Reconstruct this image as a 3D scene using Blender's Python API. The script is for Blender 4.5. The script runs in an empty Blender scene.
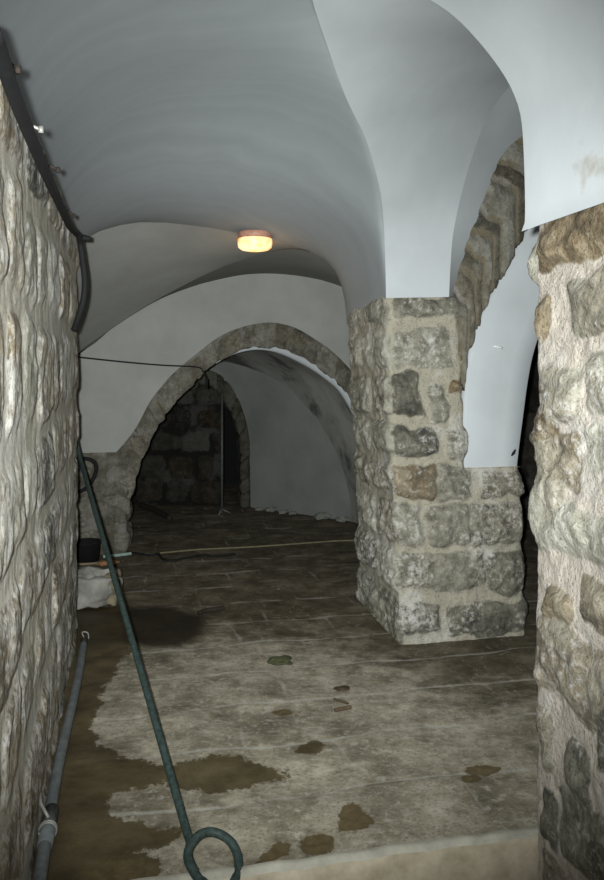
import bpy, math, random
import numpy as np
from mathutils import Vector
random.seed(4)
RNG = np.random.RandomState(11)

# ------------------------------------------------------------------ camera, world, light, exposure
F, CX, HY, H = 800.0, 302.0, 371.0, 1.55      # focal length in pixels, principal column, horizon row, eye height
SC = bpy.context.scene
COL = SC.collection
cam_d = bpy.data.cameras.new('camera')
cam_d.sensor_fit = 'VERTICAL'
cam_d.sensor_height = 36.0
cam_d.lens = F / 880.0 * 36.0
cam_d.shift_y = -(440.0 - HY) / 880.0
cam_d.clip_start = 0.02
cam = bpy.data.objects.new('camera', cam_d)
COL.objects.link(cam)
cam.location = (0, 0, H)
cam.rotation_euler = (math.radians(90), 0, 0)
SC.camera = cam

world = bpy.data.worlds.new('world')
SC.world = world
world.use_nodes = True
world.node_tree.nodes['Background'].inputs[0].default_value = (0.55, 0.68, 1.0, 1)
world.node_tree.nodes['Background'].inputs[1].default_value = 0.015

fl_d = bpy.data.lights.new('camera_flash', 'SPOT')
fl_d.spot_size = math.radians(75)
fl_d.spot_blend = 1.0
fl_d.shadow_soft_size = 0.022
fl_d.energy = 1060
fl_d.color = (0.95, 1.0, 0.975)
flash = bpy.data.objects.new('camera_flash', fl_d)
COL.objects.link(flash)
flash.location = (-0.06, 0.0, 1.585)
flash.rotation_euler = (math.radians(88), 0, 0)

SC.view_settings.view_transform = 'Standard'
SC.view_settings.look = 'None'
SC.view_settings.exposure = 0.0
SC.view_settings.gamma = 1.0
SC.view_settings.use_curve_mapping = False

# ------------------------------------------------------------------ helpers
U = np.array([0.9763, 0.2163, 0.0])           # across the passage
V = np.array([-0.2163, 0.9763, 0.0])          # along the passage
Z = np.array([0, 0, 1.0])

def P(px, py, Y):
    return np.array([(px - CX) / F * Y, Y, H + (HY - py) / F * Y])
def G(px, py, z=0.0):
    Y = F * (H - z) / (py - HY)
    return np.array([(px - CX) / F * Y, Y, z])
def on_plane(px, py, A, d=U):
    """point where the sight line meets the upright plane through A along d"""
    k = (px - CX) / F
    t = (k * A[1] - A[0]) / (d[0] - k * d[1])
    Y = A[1] + t * d[1]
    return P(px, py, Y)

def hashn(ix, iy, iz, seed):
    n = (ix.astype(np.int64) * 374761393 + iy.astype(np.int64) * 668265263 + iz.astype(np.int64) * 2147483647 + seed * 1274126177) & 0xffffffff
    n = ((n ^ (n >> 13)) * 1274126177) & 0xffffffff
    n = n ^ (n >> 16)
    return (n & 0xffff) / 65535.0
def vnoise(p, seed=0):
    f = np.floor(p); t = p - f; t = t * t * (3 - 2 * t)
    i = f.astype(np.int64)
    r = 0
    for dx in (0, 1):
        for dy in (0, 1):
            for dz in (0, 1):
                w = (t[..., 0] if dx else 1 - t[..., 0]) * (t[..., 1] if dy else 1 - t[..., 1]) * (t[..., 2] if dz else 1 - t[..., 2])
                r = r + w * hashn(i[..., 0] + dx, i[..., 1] + dy, i[..., 2] + dz, seed)
    return r * 2 - 1
def fbm(p, scale, oct=4, seed=0, gain=0.5):
    r = 0; a = 1.0; q = p * scale
    for o in range(oct):
        r = r + a * vnoise(q, seed + o * 7); a *= gain; q = q * 2.03 + 3.7
    return r
def sstep(x, a, b):
    t = np.clip((x - a) / (b - a), 0, 1); return t * t * (3 - 2 * t)

def spline(pts, n):
    """resample a polyline smoothly by arc length (Catmull-Rom)"""
    pts = [np.array(p, float) for p in pts]
    if len(pts) == 2:
        return np.array([pts[0] + (pts[1] - pts[0]) * i / (n - 1) for i in range(n)])
    ext = [2 * pts[0] - pts[1]] + pts + [2 * pts[-1] - pts[-2]]
    out = []
    for i in range(1, len(ext) - 2):
        p0, p1, p2, p3 = ext[i - 1:i + 3]
        for k in range(12):
            t = k / 12
            out.append(0.5 * (2 * p1 + (p2 - p0) * t + (2 * p0 - 5 * p1 + 4 * p2 - p3) * t * t + (3 * p1 - p0 - 3 * p2 + p3) * t ** 3))
    out.append(pts[-1])
    out = np.array(out)
    return polyline(out, n)
def polyline(pts, n):
    out = np.array(pts, float)
    L = np.concatenate([[0], np.cumsum(np.linalg.norm(np.diff(out, axis=0), axis=1))])
    q = np.linspace(0, L[-1], n)
    return np.stack([np.interp(q, L, out[:, k]) for k in range(out.shape[1])], 1)

class MB:
    def __init__(s): s.v = []; s.f = []; s.c = []; s.n = 0
    def add(s, verts, faces, col=None):
        verts = np.asarray(verts, float)
        s.v.append(verts); s.f += [tuple(i + s.n for i in f) for f in faces]
        s.c.append(np.zeros((len(verts), 4)) if col is None else col); s.n += len(verts)
    def grid(s, pts, col=None, flip=False):
        n, m = pts.shape[:2]
        idx = np.arange(n * m).reshape(n, m)
        a, b, c, d = idx[:-1, :-1].ravel(), idx[1:, :-1].ravel(), idx[1:, 1:].ravel(), idx[:-1, 1:].ravel()
        q = np.stack([a, b, c, d], 1)
        if flip: q = q[:, ::-1]
        s.add(pts.reshape(-1, 3), q.tolist(), None if col is None else col.reshape(-1, 4))
    def loft(s, curves, flip=False):
        s.grid(np.array(curves), flip=flip)
    def tube(s, pts, r, seg=10, caps=True):
        pts = np.array(pts, float); n = len(pts)
        rr = np.full(n, r) if np.isscalar(r) else np.array(r)
        t = np.gradient(pts, axis=0); t /= np.linalg.norm(t, axis=1)[:, None] + 1e-12
        up = np.array([0, 0, 1.0]) if abs(t[0][2]) < .9 else np.array([1.0, 0, 0])
        nx = np.cross(t[0], up); nx /= np.linalg.norm(nx)
        V_ = []
        for i in range(n):
            nx = nx - t[i] * np.dot(nx, t[i]); nx /= np.linalg.norm(nx); ny = np.cross(t[i], nx)
            for k in range(seg):
                a = 2 * math.pi * k / seg
                V_.append(pts[i] + rr[i] * (math.cos(a) * nx + math.sin(a) * ny))
        Fc = []
        for i in range(n - 1):
            for k in range(seg):
                k2 = (k + 1) % seg
                Fc.append((i * seg + k, i * seg + k2, (i + 1) * seg + k2, (i + 1) * seg + k))
        if caps:
            Fc.append(tuple(range(seg))[::-1]); Fc.append(tuple((n - 1) * seg + k for k in range(seg)))
        s.add(V_, Fc)
    def lathe(s, prof, seg=32, c=(0, 0, 0)):
        V_ = []; Fc = []
        for (r, z) in prof:
            for k in range(seg):
                a = 2 * math.pi * k / seg
                V_.append((c[0] + r * math.cos(a), c[1] + r * math.sin(a), c[2] + z))
        for i in range(len(prof) - 1):
            for k in range(seg):
                k2 = (k + 1) % seg
                Fc.append((i * seg + k, i * seg + k2, (i + 1) * seg + k2, (i + 1) * seg + k))
        s.add(V_, Fc)
    def quad(s, a, b, c, d): s.add([a, b, c, d], [(0, 1, 2, 3)])
    def box(s, c, sx, sy, sz, ux=U, uy=V):
        c = np.array(c, float); V_ = []
        for z in (-1, 1):
            for x, y in ((-1, -1), (1, -1), (1, 1), (-1, 1)):
                V_.append(c + ux * sx / 2 * x + uy * sy / 2 * y + Z * sz / 2 * z)
        s.add(V_, [(3, 2, 1, 0), (4, 5, 6, 7), (0, 1, 5, 4), (1, 2, 6, 5), (2, 3, 7, 6), (3, 0, 4, 7)])
    def build(s, name, mat, parent=None, smooth=True, org=None):
        v = np.concatenate(s.v)
        o0 = np.zeros(3) if org is None else np.array(org, float)
        me = bpy.data.meshes.new(name)
        me.from_pydata((v - o0).tolist(), [], s.f)
        c = np.concatenate(s.c)
        if c.any():
            at = me.color_attributes.new('stone', 'FLOAT_COLOR', 'POINT')
            at.data.foreach_set('color', c.astype(np.float32).ravel())
        me.polygons.foreach_set('use_smooth', [smooth] * len(me.polygons))
        me.materials.append(mat); me.update()
        ob = bpy.data.objects.new(name, me); COL.objects.link(ob)
        if parent is not None:
            ob.parent = parent
            ob.location = Vector(o0) - parent.location
        else:
            ob.location = Vector(o0)
        return ob

def tag(o, label, cat, group=None, kind=None):
    o['label'] = label; o['category'] = cat
    if group: o['group'] = group
    if kind: o['kind'] = kind
    return o
def structure(o, label=None):
    o['kind'] = 'structure'
    if label: o['label'] = label
    return o
def empty(name, loc):
    o = bpy.data.objects.new(name, None); COL.objects.link(o); o.location = Vector(loc); return o

# ------------------------------------------------------------------ materials
class NT:
    def __init__(s, name):
        s.m = bpy.data.materials.new(name); s.m.use_nodes = True
        s.t = s.m.node_tree; s.b = s.t.nodes['Principled BSDF']
        s.b.inputs['Specular IOR Level'].default_value = 0.25
    def n(s, typ, **kw):
        nd = s.t.nodes.new(typ)
        for k, v in kw.items(): setattr(nd, k, v)
        return nd
    def link(s, a, b): s.t.links.new(a, b)
    def pos(s):
        return s.n('ShaderNodeNewGeometry').outputs['Position']
    def noise(s, scale, detail=6, rough=.6, vec=None, stretch=None):
        nd = s.n('ShaderNodeTexNoise'); nd.inputs['Scale'].default_value = scale
        nd.inputs['Detail'].default_value = detail; nd.inputs['Roughness'].default_value = rough
        v = vec or s.pos()
        if stretch:
            mp = s.n('ShaderNodeMapping'); mp.inputs['Scale'].default_value = stretch
            s.link(v, mp.inputs['Vector']); v = mp.outputs[0]
        s.link(v, nd.inputs['Vector'])
        return nd.outputs['Fac']
    def ramp(s, fac, stops):
        r = s.n('ShaderNodeValToRGB')
        e = r.color_ramp.elements
        while len(e) < len(stops): e.new(.5)
        for el, (p, c) in zip(e, stops):
            el.position = p; el.color = (*c, 1) if len(c) == 3 else c
        s.link(fac, r.inputs[0]); return r.outputs[0]
    def mix(s, fac, a, b, mode='MIX'):
        m = s.n('ShaderNodeMix', data_type='RGBA', blend_type=mode)
        for i, x in ((0, fac), (6, a), (7, b)):
            if hasattr(x, 'is_linked'): s.link(x, m.inputs[i])
            elif isinstance(x, (int, float)): m.inputs[i].default_value = x
            else: m.inputs[i].default_value = (*x, 1)
        return m.outputs[2]
    def math(s, op, a, b=None, c=None):
        m = s.n('ShaderNodeMath', operation=op)
        for i, x in enumerate((a, b, c)):
            if x is None: continue
            if hasattr(x, 'is_linked'): s.link(x, m.inputs[i])
            else: m.inputs[i].default_value = x
        return m.outputs[0]
    def mapr(s, x, a, b, c=0., d=1.):
        m = s.n('ShaderNodeMapRange', clamp=True)
        s.link(x, m.inputs[0])
        for i, q in enumerate((a, b, c, d)): m.inputs[i + 1].default_value = q
        return m.outputs[0]
    def bump(s, h, strength=.5, dist=.01):
        b = s.n('ShaderNodeBump'); b.inputs['Strength'].default_value = strength; b.inputs['Distance'].default_value = dist
        s.link(h, b.inputs['Height']); s.link(b.outputs[0], s.b.inputs['Normal'])
    def color(s, c):
        if hasattr(c, 'is_linked'): s.link(c, s.b.inputs['Base Color'])
        else: s.b.inputs['Base Color'].default_value = (*c, 1)
    def rough(s, r):
        if hasattr(r, 'is_linked'): s.link(r, s.b.inputs['Roughness'])
        else: s.b.inputs['Roughness'].default_value = r

def stone_material(name, light=1.0, lime=.5, mortar=(.46, .40, .31), stretch=None, ochre=.5, bdist=.02, bstr=.9):
    """limestone blocks in wide lime mortar: block mask and per-block tint come with the mesh"""
    t = NT(name)
    at = t.n('ShaderNodeAttribute'); at.attribute_name = 'stone'
    sep = t.n('ShaderNodeSeparateColor'); t.link(at.outputs['Color'], sep.inputs[0])
    mask, tint, hue = sep.outputs[0], sep.outputs[1], sep.outputs[2]
    n1 = t.noise(9, 8, .68, stretch=stretch); n2 = t.noise(34, 6, .7); n3 = t.noise(3.2, 5, .6, stretch=stretch); n4 = t.noise(90, 4, .7)
    L = light
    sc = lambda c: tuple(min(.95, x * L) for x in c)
    g = t.math('ADD', t.math('MULTIPLY', tint, .38), t.math('ADD', t.math('MULTIPLY', n1, .62), t.math('MULTIPLY', n2, .30)))
    stone = t.ramp(g, [(.40, sc((.05, .05, .047))), (.55, sc((.175, .163, .128))), (.68, sc((.345, .325, .265))), (.84, sc((.55, .53, .46)))])
    br = t.mapr(t.math('ADD', t.math('MULTIPLY', hue, .7), n3), .78 - .1 * ochre, 1.12 - .1 * ochre)
    brown = t.ramp(n1, [(.36, sc((.075, .048, .026))), (.52, sc((.22, .15, .075))), (.68, sc((.42, .33, .21)))])
    stone = t.mix(t.math('MULTIPLY', br, .7), stone, brown)
    # lime wash and dried mortar smeared over the blocks
    lm = t.mapr(t.math('ADD', n2, t.math('MULTIPLY', n3, .9)), 1.12 - .3 * lime, 1.32 - .3 * lime)
    limec = t.mix(n2, sc((.50, .48, .44)), sc((.74, .72, .69)))
    stone = t.mix(t.math('MULTIPLY', lm, .85), stone, limec)
    pits = t.mapr(n4, .36, .44, .55, 1.)
    mort = t.mix(n1, tuple(x * .72 for x in sc(mortar)), tuple(min(.95, x * 1.3) for x in sc(mortar)))
    mort = t.mix(t.mapr(n3, .52, .62, 0, .6), mort, limec)
    mk = t.mapr(t.math('ADD', mask, t.math('ADD', t.math('MULTIPLY', t.math('SUBTRACT', n2, .5), 1.1), t.math('MULTIPLY', t.math('SUBTRACT', n1, .5), 1.3))), .28, .72)
    c = t.mix(mk, mort, stone)
    c = t.mix(1.0, c, pits, 'MULTIPLY')
    t.color(c); t.rough(.92)
    hgt = t.math('ADD', t.math('MULTIPLY', n2, .8), t.math('ADD', t.math('MULTIPLY', n1, 1.0), t.math('MULTIPLY', n4, .35)))
    t.bump(hgt, bstr, bdist)
    return t.m

M_NEAR = stone_material('limewashed_stone', .76, .4, (.58, .515, .45), ochre=.85)
M_LEFT = stone_material('limewashed_stone_streaked', .90, .85, (.50, .465, .39), ochre=1.2, bdist=.010, bstr=.6)
M_PIL = stone_material('pillar_stone', .92, .55, (.42, .385, .305), ochre=.6)
M_ARCH = stone_material('arch_stone', .52, .22, (.23, .205, .15), ochre=.25)
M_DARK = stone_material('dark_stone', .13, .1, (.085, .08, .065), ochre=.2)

def plaster_material():
    t = NT('white_plaster')
    n1 = t.noise(2.2, 5, .55); n2 = t.noise(40, 4, .6); n3 = t.noise(7, 5, .6)
    c = t.ramp(n1, [(.35, (.44, .462, .48)), (.65, (.505, .53, .55))])
    # bare patch of stone at the right springing line
    d = t.n('ShaderNodeVectorMath', operation='DISTANCE'); t.link(t.pos(), d.inputs[0]); d.inputs[1].default_value = tuple(PATCH)
    m = t.mapr(t.math('ADD', d.outputs['Value'], t.math('MULTIPLY', t.math('SUBTRACT', n3, .5), .22)), .035, .075, .8, 0.)
    c = t.mix(m, c, (.30, .26, .20))
    t.color(c); t.rough(.9)
    t.bump(t.math('ADD', t.math('MULTIPLY', n3, 1.), t.math('MULTIPLY', n2, .2)), .10, .015)
    return t.m
PATCH = P(597, 166, 2.24)
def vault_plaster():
    """greyer, darker brushed plaster of the main vault with arcs left by the brush"""
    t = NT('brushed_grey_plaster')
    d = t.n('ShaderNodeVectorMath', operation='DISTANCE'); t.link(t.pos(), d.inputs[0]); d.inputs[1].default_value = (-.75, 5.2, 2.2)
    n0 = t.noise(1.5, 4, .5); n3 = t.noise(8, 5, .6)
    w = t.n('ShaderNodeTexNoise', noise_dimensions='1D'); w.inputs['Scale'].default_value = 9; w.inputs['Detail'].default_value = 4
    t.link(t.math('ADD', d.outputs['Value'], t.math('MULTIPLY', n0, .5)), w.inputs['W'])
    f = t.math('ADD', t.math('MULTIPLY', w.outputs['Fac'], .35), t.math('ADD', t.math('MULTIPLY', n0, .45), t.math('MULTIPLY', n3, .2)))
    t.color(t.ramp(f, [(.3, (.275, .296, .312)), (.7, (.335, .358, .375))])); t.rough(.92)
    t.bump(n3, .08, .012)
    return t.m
M_PLAS = plaster_material()
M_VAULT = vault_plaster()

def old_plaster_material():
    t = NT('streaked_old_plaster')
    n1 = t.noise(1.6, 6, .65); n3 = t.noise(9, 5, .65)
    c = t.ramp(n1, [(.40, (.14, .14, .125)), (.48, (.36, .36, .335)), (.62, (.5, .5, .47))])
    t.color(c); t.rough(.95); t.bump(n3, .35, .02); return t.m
M_OLD = old_plaster_material()
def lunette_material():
    t = NT('dimmed_recess_plaster')  # dimness of the deep recess put into the plaster's grey
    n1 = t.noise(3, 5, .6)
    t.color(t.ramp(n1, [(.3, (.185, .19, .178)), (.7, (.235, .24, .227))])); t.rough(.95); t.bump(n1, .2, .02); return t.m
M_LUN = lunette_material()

def floor_material():
    t = NT('dusty_flagstones')
    at = t.n('ShaderNodeAttribute'); at.attribute_name = 'stone'
    sep = t.n('ShaderNodeSeparateColor'); t.link(at.outputs['Color'], sep.inputs[0])
    wet, ochre, joint = sep.outputs[0], sep.outputs[1], sep.outputs[2]
    n1 = t.noise(5, 7, .65); n2 = t.noise(28, 6, .7); n3 = t.noise(1.6, 4, .6); n4 = t.noise(75, 4, .6)
    n5 = t.noise(7, 6, .7, stretch=(1.6, 2.0, 1)); n6_ = t.noise(4, 5, .6)
    g = t.math('ADD', t.math('MULTIPLY', n1, .55), t.math('ADD', t.math('MULTIPLY', n3, .3), t.math('MULTIPLY', n5, .3)))
    dry = t.ramp(g, [(.42, (.10, .088, .062)), (.54, (.235, .205, .148)), (.68, (.45, .405, .32))])
    dry = t.mix(t.mapr(n2, .52, .64, 0, .5), dry, (.52, .49, .43))
    dry = t.mix(t.mapr(n4, .36, .46, .5, 0.), dry, (.10, .085, .06))
    du = t.n('ShaderNodeAttribute'); du.attribute_name = 'dust'
    earth = t.mapr(t.math('ADD', du.outputs['Fac'], t.math('SUBTRACT', n1, .5)), .2, .8, 1., 0.)
    dry = t.mix(earth, dry, t.ramp(g, [(.42, (.050, .040, .024)), (.56, (.105, .086, .056)), (.70, (.20, .17, .12))]))
    for sc_, st_, w_ in ((2.6, (1, 1, 1), .006), (5.5, (1.6, .7, 1), .007), (1.7, (.6, 2.2, 1), .004)):
        ln = t.noise(sc_, 3, .5, stretch=st_)
        dry = t.mix(t.math('MULTIPLY', t.mapr(t.math('ABSOLUTE', t.math('SUBTRACT', ln, .5)), 0., w_, .5, 0.), t.mapr(n2, .42, .6)), dry, (.46, .44, .38))
    jm = t.mapr(t.math('ADD', joint, t.math('MULTIPLY', t.math('SUBTRACT', n6_, .5), 1.8)), .55, 1.0, 0, .5)
    dry = t.mix(jm, dry, (.48, .46, .41))
    wetc = t.ramp(n1, [(.35, (.055, .040, .017)), (.65, (.105, .080, .036))])
    och = t.ramp(n2, [(.35, (.085, .06, .025)), (.65, (.15, .11, .05))])
    wetc = t.mix(ochre, wetc, och)
    n6 = t.noise(13, 8, .72)
    mw = t.mapr(t.math('ADD', wet, t.math('ADD', t.math('MULTIPLY', t.math('SUBTRACT', n2, .5), .8), t.math('MULTIPLY', t.math('SUBTRACT', n6, .5), 1.7))), .45, .55)
    c = t.mix(t.math('MULTIPLY', mw, .93), dry, wetc)
    c = t.mix(t.math('MULTIPLY', t.mapr(t.math('ADD', at.outputs['Alpha'], t.math('MULTIPLY', t.math('SUBTRACT', n6, .5), .5)), .1, .9), .93), c, (.020, .014, .006))
    t.color(c); t.rough(t.mapr(mw, 0, 1, .9, .55))
    t.bump(t.math('ADD', t.math('MULTIPLY', n2, .7), t.math('MULTIPLY', n1, .6)), .4, .012)
    return t.m
M_FLOOR = floor_material()

def plain(name, col, rough=.6, metal=0., var=.25, scale=30, bump=.2):
    t = NT(name)
    n = t.noise(scale, 5, .6)
    t.color(t.ramp(n, [(.3, tuple(c * (1 - var) for c in col)), (.7, tuple(min(1, c * (1 + var)) for c in col))]))
    t.rough(rough); t.b.inputs['Metallic'].default_value = metal
    if bump: t.bump(n, bump, .004)
    return t.m

# ------------------------------------------------------------------ masonry
def courses(s0, s1, q0, q1, hmin=.22, hmax=.38, wmin=.26, wmax=.6, gap=.05, rnd=random):
    out = []; q = q0 + .02
    while q < q1 - .08:
        h = min(rnd.uniform(hmin, hmax), q1 - q)
        s = s0 - rnd.uniform(0, wmax * .8)
        while s < s1:
            w = rnd.uniform(wmin, wmax)
            out.append((s + rnd.uniform(0, gap * .5), s + w - gap * rnd.uniform(.5, 1.1), q + rnd.uniform(0, gap * .6), q + h - gap * rnd.uniform(.5, 1.2)))
            s += w
        q += h
    return out

def masonry(mb, pts, nrm, S, Q, stones, amp=.035, edge=.05, rough=.012, seed=1, round_=.06, tints=None, warp=.02, flip=False):
    """push a sheet of points out along their normals into pillowed, broken-faced blocks"""
    S2, Q2 = S[:, None] + 0 * Q[None, :], 0 * S[:, None] + Q[None, :]
    pw = np.stack([S2, Q2, np.full_like(S2, seed * 1.7)], -1)
    s = S2 + warp * fbm(pw, 7, 3, seed); q = Q2 + warp * fbm(pw, 7, 3, seed + 31)
    best = np.full(S2.shape, -1.0); tint = np.full(S2.shape, .5); hue = np.full(S2.shape, .3); amp_ = np.zeros(S2.shape); tx = np.zeros(S2.shape)
    for i, st in enumerate(stones):
        a, b, c, d = st[:4]
        m = (s > a - .1) & (s < b + .1) & (q > c - .1) & (q < d + .1)
        if not m.any(): continue
        cs, cq = (a + b) / 2, (c + d) / 2
        hx, hy = (b - a) / 2, (d - c) / 2
        r = min(round_, hx * .8, hy * .8)
        dx = np.abs(s[m] - cs) - (hx - r); dy = np.abs(q[m] - cq) - (hy - r)
        sd = r - np.hypot(np.maximum(dx, 0), np.maximum(dy, 0)) - np.minimum(np.maximum(dx, dy), 0)
        R = RNG.rand(5)
        t_, h_ = (st[4], st[5]) if len(st) > 4 else (R[0], R[1])
        up = sd > best[m]
        def put(arr, val):
            x = arr[m]; x[up] = val[up] if np.ndim(val) else val; arr[m] = x
        put(best, sd); put(tint, t_); put(hue, h_); put(amp_, .55 + .6 * R[2])
        put(tx, ((s[m] - cs) / max(hx, .05) * (R[3] - .5) + (q[m] - cq) / max(hy, .05) * (R[4] - .5)) * .5)
    mask = sstep(best, -.005, edge)
    f1 = fbm(pts, 9, 5, seed + 3, .55); f2 = fbm(pts, 26, 3, seed + 9)
    h = mask * amp * (amp_ + tx) + rough * (.35 + .9 * mask) * f1 + rough * .35 * f2 - .3 * amp
    out = pts + nrm * h[..., None]
    colr = np.stack([sstep(best, -.008, .018), tint, hue, np.ones_like(tint)], -1)
    mb.grid(out, colr, flip)
    return out

def path_sheet(path, z0, z1, ds=.012, dz=.012, lean=0., closed=False, rad=.06):
    """upright sheet along a plan path with rounded corners; normals to the right of travel"""
    pts = [np.array(p, float) for p in path]
    rp = [pts[0]]
    for i in range(1, len(pts) - 1):
        a, b, c = pts[i - 1:i + 2]
        da, dc = (a - b) / np.linalg.norm(a - b), (c - b) / np.linalg.norm(c - b)
        p0, p2 = b + da * rad, b + dc * rad
        for k in range(7):
            t = k / 6; rp.append((1 - t) ** 2 * p0 + 2 * t * (1 - t) * b + t * t * p2)
    rp.append(pts[-1]); rp = np.array(rp)
    L = np.linalg.norm(np.diff(rp, axis=0), axis=1).sum()
    n = max(4, int(L / ds)); c2 = polyline(rp, n)
    t = np.gradient(c2, axis=0); t /= np.linalg.norm(t, axis=1)[:, None]
    nr = np.stack([t[:, 1], -t[:, 0], 0 * t[:, 0]], 1)
    nz = max(3, int((np.max(z1) - z0) / dz))
    S = np.linspace(0, L, n)
    k = np.linspace(0, 1, nz)
    zt = z1 if np.isscalar(z1) else np.interp(S, [0, L], z1)[:, None]
    zz = z0 + (zt - z0) * k[None, :] if not np.isscalar(z1) else np.tile(z0 + (z1 - z0) * k, (n, 1))
    pts3 = np.stack([c2[:, 0][:, None] + lean * zz, c2[:, 1][:, None] + 0 * zz, zz], -1)
    Q = z0 + (np.max(z1) - z0) * k
    return pts3, np.repeat(nr[:, None, :], nz, 1), S, Q

# ------------------------------------------------------------------ the setting
# left wall of the passage
WL_END = np.array([-1.386, 4.95])
def wl(Y): return np.array([WL_END[0] + (WL_END[1] - Y) * .2215, Y])
mb = MB()
pts, nr, S, Q = path_sheet([wl(.5), WL_END, WL_END - U[:2] * .75], -.2, (2.275, 2.40), .013, .013, rad=.09)
random.seed(21)
masonry(mb, pts, nr, S, Q, courses(0, S[-1], -.2, 2.45, .26, .42, .3, .7, .05), amp=.014, edge=.05, rough=.005, seed=5, round_=.07, warp=.028)
structure(mb.build('wall_left', M_LEFT))

# right wall (pier) of the passage, runs away from the camera and turns at its end
WR_END = np.array([.738, 2.58])
def wr(Y): return np.array([WR_END[0] + (WR_END[1] - Y) * .2215, Y])
path = [WR_END + U[:2] * .7, WR_END, wr(.5)]
pts, nr, S, Q = path_sheet(path, -.2, 2.045, .010, .010, rad=.05)
def wr_st(x0, x1, y0, y1, t, h):
    """block on the pier face from its outline in sight-line columns and rows"""
    def sz(px, py):
        k = (px - CX) / F
        Y = (WR_END[0] + WR_END[1] * .2215) / (k + .2215)
        return .7 + (WR_END[1] - Y) * 1.0242, H + (HY - py) / F * Y
    a, zt = sz(x0, y0); b, zb = sz(x1, y1); _, zt2 = sz(x1, y0); _, zb2 = sz(x0, y1)
    return (a, b, (zb + zb2) / 2, (zt + zt2) / 2, t, h)
st = [wr_st(530, 560, 232, 268, .35, 1), wr_st(538, 625, 205, 258, .35, 1), wr_st(532, 550, 290, 341, .45, .9), wr_st(564, 625, 270, 338, .45, .45),
      wr_st(531, 577, 360, 424, .7, .35), wr_st(580, 640, 350, 425, .75, .3), wr_st(532, 578, 432, 492, .6, .55), wr_st(582, 640, 430, 490, .8, .1),
      wr_st(530, 625, 502, 558, .75, .25), wr_st(538, 570, 588, 622, .6, .8), wr_st(577, 640, 580, 640, .55, .6), wr_st(534, 640, 635, 720, .7, .55),
      wr_st(534, 552, 706, 768, .6, .45), wr_st(564, 588, 740, 800, .3, .0), wr_st(596, 640, 730, 800, .8, .1), wr_st(536, 556, 780, 845, .2, .0),
      wr_st(556, 620, 800, 880, .35, .1), wr_st(534, 560, 850, 900, .5, .4)]
st += [(a - .75, b - .75, c, d) for a, b, c, d in courses(0.08, .74, -.2, 2.0, .25, .35, .3, .5)] 
random.seed(8)
st += courses(1.35, S[-1], -.2, 2.05, .25, .36, .35, .6)
st += [s_ for s_ in courses(0, .62, -.2, 2.05, .25, .36, .25, .5)]
mb = MB()
masonry(mb, pts, nr, S, Q, st, amp=.022, edge=.05, rough=.013, seed=17, round_=.04, warp=.032)
structure(mb.build('wall_right', M_NEAR))

# raised floor with a worn front edge
def st_of(p): d = np.asarray(p)[..., :2]; return d[..., 0] * U[0] + d[..., 1] * U[1], d[..., 0] * V[0] + d[..., 1] * V[1]
EDGE_T = st_of(G(345, 857))[1]
tt = np.concatenate([np.arange(EDGE_T, EDGE_T + 2.4, .013), np.arange(EDGE_T + 2.4, EDGE_T + 9.0, .04)])
ss = np.concatenate([np.arange(-1.2, -.7, .04), np.arange(-.7, 1.75, .013), np.arange(1.75, 4.2, .05)])
TT, SS = np.meshgrid(tt, ss)
fp = SS[..., None] * U + TT[..., None] * V
def poly_sd(polys_px):
    best = np.full(SS.shape, -9.0)
    for poly in polys_px:
        q = np.array([st_of(G(x, y)) for x, y in poly])
        inside = np.zeros(SS.shape, bool); dist = np.full(SS.shape, 9.0)
        for i in range(len(q)):
            a, b = q[i], q[(i + 1) % len(q)]
            e = b - a; L2 = (e ** 2).sum() + 1e-9
            k = np.clip(((SS - a[0]) * e[0] + (TT - a[1]) * e[1]) / L2, 0, 1)
            dist = np.minimum(dist, np.hypot(SS - a[0] - k * e[0], TT - a[1] - k * e[1]))
            cond = (a[1] > TT) != (b[1] > TT)
            with np.errstate(divide='ignore', invalid='ignore'):
                xx = (b[0] - a[0]) * (TT - a[1]) / (b[1] - a[1] + 1e-12) + a[0]
            inside ^= cond & (SS < xx)
        best = np.maximum(best, np.where(inside, dist, -dist))
    return best
def ell(x, y, rx, ry, n=14): return [(x + rx * math.cos(i * 6.283 / n), y + ry * math.sin(i * 6.283 / n)) for i in range(n)]
wetP = [[(-60, 900), (-60, 700), (60, 640), (80, 622), (125, 640), (130, 652), (112, 672), (100, 700), (92, 728), (98, 744), (125, 758), (172, 768), (160, 782), (110, 794), (108, 812), (128, 822), (182, 828), (172, 842), (140, 850), (165, 862), (150, 890)],
        [(150, 770), (175, 764), (200, 757), (242, 755), (262, 764), (286, 770), (284, 777), (262, 781), (232, 788), (215, 792), (190, 790), (160, 786)],
        [(60, 606), (126, 606), (136, 630), (130, 654), (60, 660)],
        ell(312, 748, 14, 7)]
ochP = [ell(318, 843, 19, 11), [(258, 862), (262, 852), (276, 838), (288, 842), (290, 852), (275, 860)], [(335, 832), (342, 806), (356, 803), (374, 822), (366, 830)],
        ell(481, 769, 19, 5), ell(470, 778, 10, 4), ell(283, 711, 10, 3), ell(350, 640, 0.1, .1), ell(120, 870, 40, 14)]
w1 = sstep(poly_sd(wetP), -.085, .085); w2 = sstep(poly_sd(ochP), -.035, .035); w3 = np.maximum(sstep(poly_sd([[(128, 606), (165, 606), (204, 616), (202, 634), (180, 645), (150, 647), (124, 640), (118, 615)]]), -.10, .08), .55 * sstep(poly_sd([[(60, 575), (125, 600), (128, 640), (60, 655)]]), -.16, .14))
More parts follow.
